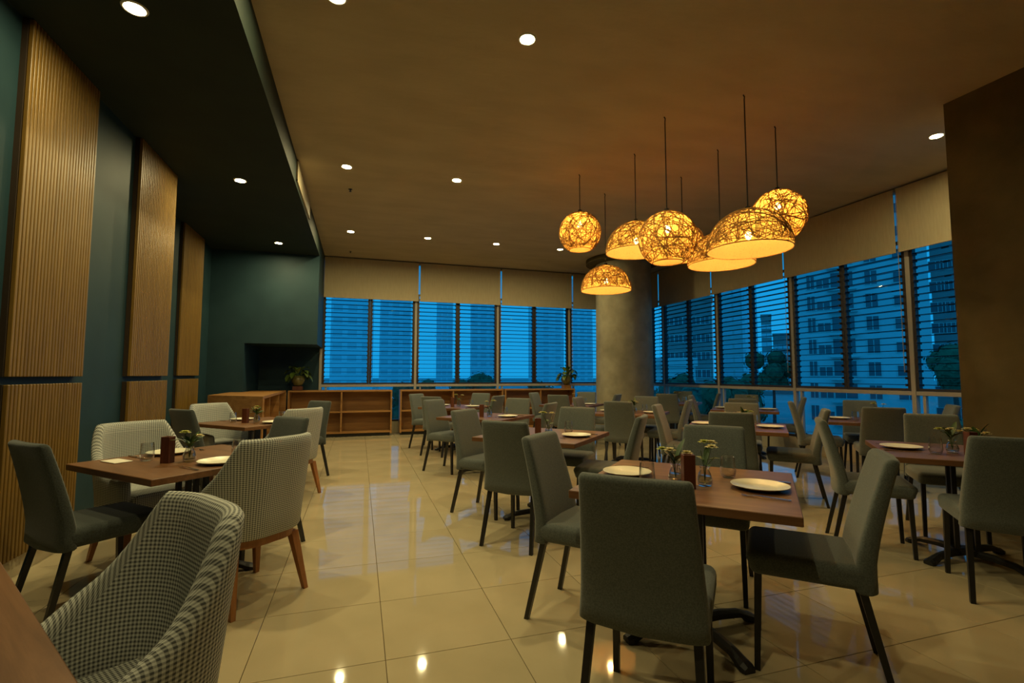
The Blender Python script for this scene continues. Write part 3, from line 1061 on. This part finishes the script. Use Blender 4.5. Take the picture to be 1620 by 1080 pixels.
chair_proto = make_dining_chair(M['fabric'])
chair_dark_proto = make_dining_chair(M['fabric_dark'])
arm_proto = make_armchair()
table_proto = make_table()
plate_me, glass_me = make_plate(), make_glass()
fork_proto, knife_proto, box_proto, vase_proto = make_fork(), make_knife(), make_box(), make_vase()
bouquets = [make_bouquet(3, 8), make_bouquet(5, 4), make_bouquet(9, 14)]
protos = [chair_proto, chair_dark_proto, arm_proto, table_proto, fork_proto, knife_proto, box_proto, vase_proto] + bouquets
used = set()
def place(proto, loc, rz, label, cat, group):
    o = copy_tree(proto)
    o.location = loc
    o.rotation_euler = (0, 0, rz)
    return tag(o, label, cat, group)

# key: (x, y, short name, chairs {side: (kind, dist, lateral, twist)})
# sides: SW back to the camera, NE facing the camera, NW left side, SE right side
Q = math.sqrt(.5)
DIRS = {'SW': (-Q, -Q), 'NE': (Q, Q), 'NW': (-Q, Q), 'SE': (Q, -Q)}
SIDE = {'SW': 'seen from behind', 'NE': 'facing the camera', 'NW': 'on the left side', 'SE': 'on the right side'}
def ch(kind='c', d=.50, lat=0.0, tw=0.0): return (kind, d, lat, tw)
TABLES = [
 ('T1', 1.655, 2.18, 'nearest aisle table', dict(SW=ch('c', .61, -.05, 2), SE=ch('c', .40, -.02, 0), NW=ch('c', .40, .09, -3), NE=ch('c', .50, -.04, 0)), 0),
 ('T2', 1.655, 4.28, 'second aisle table', dict(SW=ch('c', .54, .10, 0), SE=ch('c', .48, .03, 4), NW=ch('c', .42, .10, -4), NE=ch('c', .40, -.05, 2)), 1),
 ('T3', 1.655, 6.40, 'third aisle table', dict(SE=ch('c', .54, -.06, 3), NW=ch('c', .40, .13, -6), NE=ch('c', .43, -.05, 0)), 1),
 ('T4', 1.655, 8.50, 'farthest aisle table', dict(SW=ch('c', .42, .06, 0), SE=ch('c', .42, 0, 0), NW=ch('c', .44, .06, 0), NE=ch('c', .40, 0, 0)), 1),
 ('T11', 4.15, 2.42, 'table beside the brown pier', dict(SW=ch('c', .48, 0, 0), NW=ch('c', .42, 0, 0), NE=ch('c', .58, -.08, 0)), 0),
 ('T8', 3.93, 4.36, 'table under the biggest dome lamp', dict(SW=ch('c', .40, 0, 0), SE=ch('c', .42, .10, 0), NW=ch('c', .43, -.06, 0), NE=ch('c', .54, -.02, 0)), 0),
 ('T5', 3.86, 6.42, 'centre table before the round column', dict(SW=ch('c', .45, .06, 0), SE=ch('c', .42, 0, 0), NW=ch('c', .42, -.05, 0), NE=ch('c', .43, -.06, 0)), 0),
 ('T6', 3.90, 8.55, 'farthest centre table by the bookcases', dict(SW=ch('c', .42, .04, 0), SE=ch('c', .46, 0, 0), NW=ch('c', .40, 0, 0), NE=ch('c', .42, 0, 0)), 1),
 ('T10', 6.05, 4.45, 'nearest table along the right windows', dict(SW=ch('c', .40, 0, 0), SE=ch('c', .40, .10, 0), NW=ch('c', .42, -.05, 0), NE=ch('c', .46, -.02, 0)), 1),
 ('T9', 6.05, 6.50, 'second table along the right windows', dict(SW=ch('c', .40, 0, 0), SE=ch('c', .42, .10, 0), NW=ch('c', .42, -.08, 0), NE=ch('c', .46, 0, 0)), 1),
 ('T7', 6.10, 8.45, 'farthest table along the right windows', dict(SW=ch('c', .40, 0, 0), SE=ch('c', .42, .05, 0), NE=ch('c', .46, -.05, 0)), 1),
 ('L0', -1.13, 1.20, 'table at the bottom left corner', dict(NE=ch('a', .42, -.09, 0)), -1),
 ('L1', -1.03, 3.72, 'front table beside the slatted wall', dict(SW=ch('d', .40, 0, 0), SE=ch('a', .44, 0, 0), NW=ch('a', .50, -.05, 0), NE=ch('d', .40, .10, 0)), 2),
 ('L2', -1.13, 6.40, 'rear table before the corner cabinet', dict(SW=ch('d', .50, .12, 0), SE=ch('a', .54, -.10, 0), NW=ch('a', .44, .08, 0), NE=ch('d', .43, -.06, 0)), 2),
]
def local(tx, ty, se, ne):
    return tx + se * Q + ne * Q, ty - se * Q + ne * Q
for key, tx, ty, nm, chairs, bq in TABLES:
    if key == 'L0': tl = 'square walnut dining table cropped at the bottom left corner'
    else: tl = 'square walnut dining table, the %s' % nm
    spin = R(-10) if key == 'L0' else 0.0
    place(table_proto, (tx, ty, 0), R(-45) + spin, tl, 'table', 'square walnut dining tables')
    for side, (kind, d, lat, tw) in chairs.items():
        ux, uy = DIRS[side]
        ux, uy = ux * math.cos(spin) - uy * math.sin(spin), ux * math.sin(spin) + uy * math.cos(spin)
        px, py = tx + ux * (TT / 2 * .25 + d) + (-uy) * lat, ty + uy * (TT / 2 * .25 + d) + ux * lat
        rz = math.atan2(-uy, -ux) - math.pi / 2 + R(tw)
        if kind == 'c':
            place(chair_proto, (px, py, 0), rz, 'grey-green fabric dining chair %s at the %s' % (SIDE[side], nm), 'chair', 'grey-green dining chairs')
        elif kind == 'd':
            place(chair_dark_proto, (px, py, 0), rz, 'charcoal fabric dining chair %s at the %s' % (SIDE[side], nm), 'chair', 'charcoal dining chairs by the slatted wall')
        else:
            place(arm_proto, (px, py, 0), rz, 'houndstooth tub armchair %s at the %s' % (SIDE[side], nm), 'armchair', 'houndstooth armchairs by the slatted wall')
    if bq < 0: continue
    Z = .7505
    for sgn, sn in ((-1, 'left'), (1, 'right')):
        x, y = local(tx, ty, sgn * .33, -.02 * sgn)
        tag(link('dinner_plate', plate_me, None, (x, y, Z), (0, 0, 0)), 'cream round plate on the %s of the %s' % (sn, nm), 'plate', 'cream dinner plates')
        x, y = local(tx, ty, sgn * .175, sgn * .19)
        tag(link('water_tumbler', glass_me, None, (x, y, Z), (0, 0, 0)), 'clear stemless tumbler by the %s plate of the %s' % (sn, nm), 'glass', 'clear water tumblers')
        # cutlery points away from the diner
        rz = R(-45) + (R(90) if sgn > 0 else R(-90))
        x, y = local(tx, ty, sgn * .36, -sgn * .225)
        place(fork_proto, (x, y, Z), rz + R(random.uniform(-6, 6)), 'steel fork beside the %s plate of the %s' % (sn, nm), 'fork', 'steel forks')
        x, y = local(tx, ty, sgn * .36, sgn * .165)
        place(knife_proto, (x, y, Z), rz + R(random.uniform(-4, 4)), 'steel knife beside the %s plate of the %s' % (sn, nm), 'knife', 'steel knives')
    x, y = local(tx, ty, .02, -.17)
    place(box_proto, (x, y, Z), R(-20), 'tall dark red-brown wooden box on the %s' % nm, 'box', 'wooden table boxes')
    spots = [(.085, -.075, '', bq, 200 if key == 'T1' else random.uniform(0, 360))]
    if key in ('T1', 'T11'):
        spots = [(.085, -.075, ' right of the box', 1 if key == 'T1' else 0, 40), (-.055, -.075, ' left of the box', 0, 120)]
    for se, ne, wh, b_i, rr in spots:
        x, y = local(tx, ty, se, ne)
        place(vase_proto, (x, y, Z), 0, 'small clear glass vase%s on the %s' % (wh, nm), 'vase', 'small glass vases')
        place(bouquets[b_i], (x, y, Z + .01), R(rr), 'pale flowers in the vase%s on the %s' % (wh, nm), 'flowers', 'flower sprigs in vases')
x, y = local(-1.03, 3.72, -.30, -.30)
tag(obj('napkin', box(NB(), -.05, .05, -.09, .09, 0, .006, .002, 1), M['napkin'], None, (x, y, .7505), (0, 0, R(45))), 'folded white napkin on the front table beside the slatted wall', 'napkin')

for p_ in protos:
    def kill(o):
        for c in list(o.children): kill(c)
        bpy.data.objects.remove(o)
    kill(p_)

# ------------------------------------------------------------------ potted plants on the bookcases
def potted(label, x, y, z, blk_label, seed, blk_mat):
    rnd = random.Random(seed)
    bh = .085
    blk = obj('plant_stand', box(NB(), -.095, .095, -.095, .095, 0, bh, .006, 2), blk_mat, None, (x, y, z))
    tag(blk, blk_label, 'plant stand')
    t = thing('potted_plant', label, 'plant', (x, y, z + bh))
    bm = NB()
    lathe(bm, [(.0005, 0), (.055, 0), (.09, .03), (.125, .09), (.135, .135), (.122, .185), (.095, .215), (.088, .212), (.11, .18), (.0005, .175)], 28)
    obj('pot', bm, M['pot'], t, smooth=True, angle=60)
    for k in range(22):
        a = 6.283 * k / 22 * 2.4 + rnd.uniform(-.25, .25)
        el = rnd.uniform(.25, 1.35)
        d = Vector((math.cos(a) * math.cos(el), math.sin(a) * math.cos(el), math.sin(el)))
        base = Vector((.03 * math.cos(a), .03 * math.sin(a), .18))
        mid = base + d * rnd.uniform(.07, .15)
        bm = NB(); tube(bm, [base, mid], .004, 5)
        lf = NB(); leaf_mesh(lf, mid, d + Vector((0, 0, -.15)), rnd.uniform(.17, .25), rnd.uniform(.045, .065), 2.6, 7)
        l = obj('leaf', lf, M['leaf'], t, smooth=True)
        obj('leaf_stalk', bm, M['stem'], l)
potted('leafy green plant in a round pot in the dark niche', -1.22, 11.03, .976, 'dark wooden block under the plant in the dark niche', 4, M['boxwood'])
potted('leafy green plant in a round pot against the bright window', 4.87, 11.03, .976, 'pale oak block under the plant against the window', 11, M['oak'])

# ------------------------------------------------------------------ outdoors
GZ = -6.5
tag(obj('city_ground', box(NB(), -900, 900, -100, 1200, GZ - .5, GZ), M['ground']), kind='structure')
def facing(px, dist):
    """point at a pixel column and a distance along the ground, and the angle towards the camera"""
    a = _y + math.atan((px - 810) / F_PX)
    return dist * math.sin(a), dist * math.cos(a), -a
def building(name, label, px0, px1, dist, top, depth, mat, cols, win_w, win_h, floor_h, z_first=None, zmax=26, turn=0, balcony=()):
    a0, a1 = math.atan((px0 - 810) / F_PX), math.atan((px1 - 810) / F_PX)
    pm = 810 + F_PX * math.tan((a0 + a1) / 2)
    x, y, rz = facing(pm, dist)
    w = 2 * dist * math.tan((a1 - a0) / 2)
    t = thing(name, label, 'building', (x, y, GZ), rz + R(turn), None)
    obj('wall', box(NB(), -w / 2, w / 2, 0, depth, 0, top - GZ), mat, t)
    obj('parapet', box(NB(), -w / 2 - .2, w / 2 + .2, -.2, depth + .2, top - GZ, top - GZ + .8), mat, t)
    cache = {}
    nfl = int((min(top, zmax) - GZ - 1) / floor_h)
    for fl in range(nfl):
        z = 1.0 + fl * floor_h + (floor_h - win_h) * .4
        for ci, (u, ww, hh) in enumerate(cols):
            k = (ww, hh)
            if k not in cache:
                fb = NB()
                for a_, b_, c_, d_ in ((-ww / 2 - .08, -ww / 2, -.08, hh + .08), (ww / 2, ww / 2 + .08, -.08, hh + .08), (-ww / 2, ww / 2, -.08, 0), (-ww / 2, ww / 2, hh, hh + .08), (-.04, .04, 0, hh)):
                    box(fb, a_, b_, -.10, .0, c_, d_)
                cache[k] = (to_mesh('window', box(NB(), -ww / 2, ww / 2, -.03, 0, 0, hh), M['ext_glass'] if dist < 100 else M['haze_glass']), to_mesh('window_frame', fb, M['slab']))
            wo = link('window', cache[k][0], t, (u * w, 0, z))
            if dist < 100:
                link('window_frame', cache[k][1], wo)
            if ci in balcony and 'bal' not in cache:
                cache['bal'] = to_mesh('balcony_slab', box(NB(), -ww / 2 - .4, ww / 2 + .4, -1.0, 0, -.55, -.35), M['slab'])
            if ci in balcony:
                link('balcony_slab', cache['bal'], t, (u * w, 0, z))
    return t
building('apartment_block', 'white apartment block filling the large right window', 1262, 1476, 80, 38, 16, M['render_white'],
         [(-.37, .9, 2.0), (-.27, 1.5, 1.2), (-.12, 2.5, 2.0), (.10, 1.3, 1.8), (.33, 2.0, 1.3)], 1.5, 1.4, 3.05, zmax=26, balcony=(2,))
building('brick_block', 'dark red-brown block seen beside the brown pier', 1480, 1600, 95, 22, 14, M['brick_dark'],
         [(-.42, 1.6, 1.4), (-.25, 1.6, 1.4), (-.08, 1.6, 1.4), (.10, 1.6, 1.4)], 1.6, 1.4, 3.1)
building('brick_tower', 'dark brick tower right of the round column', 1050, 1128, 85, 13.5, 14, M['brick_dark'],
         [(-.36, 1.2, 1.2), (-.18, 1.2, 1.2), (0, 1.2, 1.2), (.18, 1.2, 1.2), (.36, 1.2, 1.2)], 1.2, 1.2, 2.9)
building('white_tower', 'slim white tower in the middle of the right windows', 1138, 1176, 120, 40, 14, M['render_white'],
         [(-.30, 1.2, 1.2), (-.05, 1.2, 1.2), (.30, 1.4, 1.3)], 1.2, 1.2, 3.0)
building('white_slab_tower', 'pale tower behind the slim white tower', 1170, 1200, 150, 30, 14, M['render_haze'],
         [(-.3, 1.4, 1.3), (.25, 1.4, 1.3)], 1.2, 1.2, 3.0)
building('hill_tower', 'distant grey tower above the dark trees', 1206, 1222, 210, 24, 14, M['brick_dark'],
         [(-.25, 1.6, 1.6), (.25, 1.6, 1.6)], 1.2, 1.2, 3.4)
building('hill_block', 'distant wide block above the dark trees', 1224, 1256, 230, 18, 14, M['brick_dark'],
         [(-.38, 1.6, 1.6), (-.15, 1.6, 1.6), (.1, 1.6, 1.6), (.35, 1.6, 1.6)], 1.2, 1.2, 3.4)
building('low_house', 'low pale house with a row of windows right of the column', 1020, 1100, 50, 2.2, 8, M['render_white'],
         [(-.40, 1.1, 1.3), (-.24, 1.1, 1.3), (-.08, 1.1, 1.3), (.08, 1.1, 1.3), (.24, 1.1, 1.3), (.40, 1.1, 1.3)], 1.1, 1.3, 3.2)
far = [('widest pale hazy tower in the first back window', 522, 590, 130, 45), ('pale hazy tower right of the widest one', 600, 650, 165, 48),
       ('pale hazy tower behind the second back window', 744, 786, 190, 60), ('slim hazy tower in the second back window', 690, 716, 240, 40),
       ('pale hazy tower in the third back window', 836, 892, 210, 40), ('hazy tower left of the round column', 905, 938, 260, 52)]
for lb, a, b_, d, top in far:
    building('hazy_tower', lb, a, b_, d, top, 18, M['render_haze'], [(-.34, 2.2, 1.6), (0, 2.2, 1.6), (.34, 2.2, 1.6)], 2, 1.6, 3.2, zmax=48)
# garden wall and trees
x, y, rz = facing(1330, 30)
w = thing('garden_wall', 'pale garden wall below the apartment block', 'wall', (x, y, GZ), rz)
obj('wall_panel', box(NB(), -12, 12, 0, .3, 0, 4.6), M['render_white'], w)
obj('coping', box(NB(), -12.1, 12.1, -.06, .36, 4.6, 4.75), M['slab'], w)
def tree(label, px, dist, top, rad, seed):
    rnd = random.Random(seed)
    x, y, rz = facing(px, dist)
    t = thing('leafy_tree', label, 'tree', (x, y, GZ), 0, 'trees outside the windows')
    hgt = top - GZ
    bm = NB(); tube(bm, [(0, 0, 0), (.1, 0, hgt * .4), (0, .1, hgt * .75)], [.28, .2, .1], 8)
    obj('trunk', bm, M['trunk'], t)
    bm = NB()
    n = 1500
    lobes = [(rnd.uniform(-.75, .75) * rad, rnd.uniform(-.5, .5) * rad, hgt - rad * rnd.uniform(.42, 1.9), rad * rnd.uniform(.40, .56)) for _ in range(14)]
    for k in range(n):
        lx, ly, lz, lr = rnd.choice(lobes)
        d = Vector((rnd.gauss(0, 1), rnd.gauss(0, 1), rnd.gauss(0, 1))).normalized()
        p = Vector((lx, ly, lz)) + d * lr * rnd.uniform(.75, 1.05)
        s = rnd.uniform(.18, .34) * max(.7, rad / 3)
        u = d.orthogonal().normalized(); u.rotate(Matrix.Rotation(rnd.uniform(0, 6.28), 3, d)); v = (d.cross(u) + d * rnd.uniform(-.5, .5)).normalized()
        a = [bm.verts.new(p + u * s), bm.verts.new(p + v * s * .6), bm.verts.new(p - u * s), bm.verts.new(p - v * s * .6)]
        bm.faces.new(a)
    for lx, ly, lz, lr in lobes:
        bmesh.ops.create_icosphere(bm, subdivisions=2, radius=lr * .86, matrix=Matrix.Translation((lx, ly, lz)))
    tag(obj('crown', bm, M['tree'], t), kind='stuff')
TR = [('rounded tree just right of the round column', 1072, 36, 1.5, 1.9), ('dark tree below the brick tower', 1118, 33, .9, 1.7),
      ('bushy tree before the slim white tower', 1165, 40, 1.7, 1.9), ('tall dark tree in the window left of the apartment block', 1222, 84, 5.6, 2.9),
      ('low tree seen through the lower pane left of the apartment block', 1236, 22, -.6, 1.0), ('small tree before the apartment block garden wall', 1288, 25, -.9, .9),
      ('dark tree beside the brown pier, outside', 1509, 50, 4.2, 1.9), ('low tree outside behind the table by the pier', 1484, 20, .1, 1.1),
      ('low tree outside the second back window', 748, 60, 1.8, 2.8), ('wide low tree outside the first back window', 655, 76, .9, 3.0), ('low tree outside the third back window', 860, 70, .8, 2.6)]
for k, a in enumerate(TR):
    tree(*a, 300 + k)
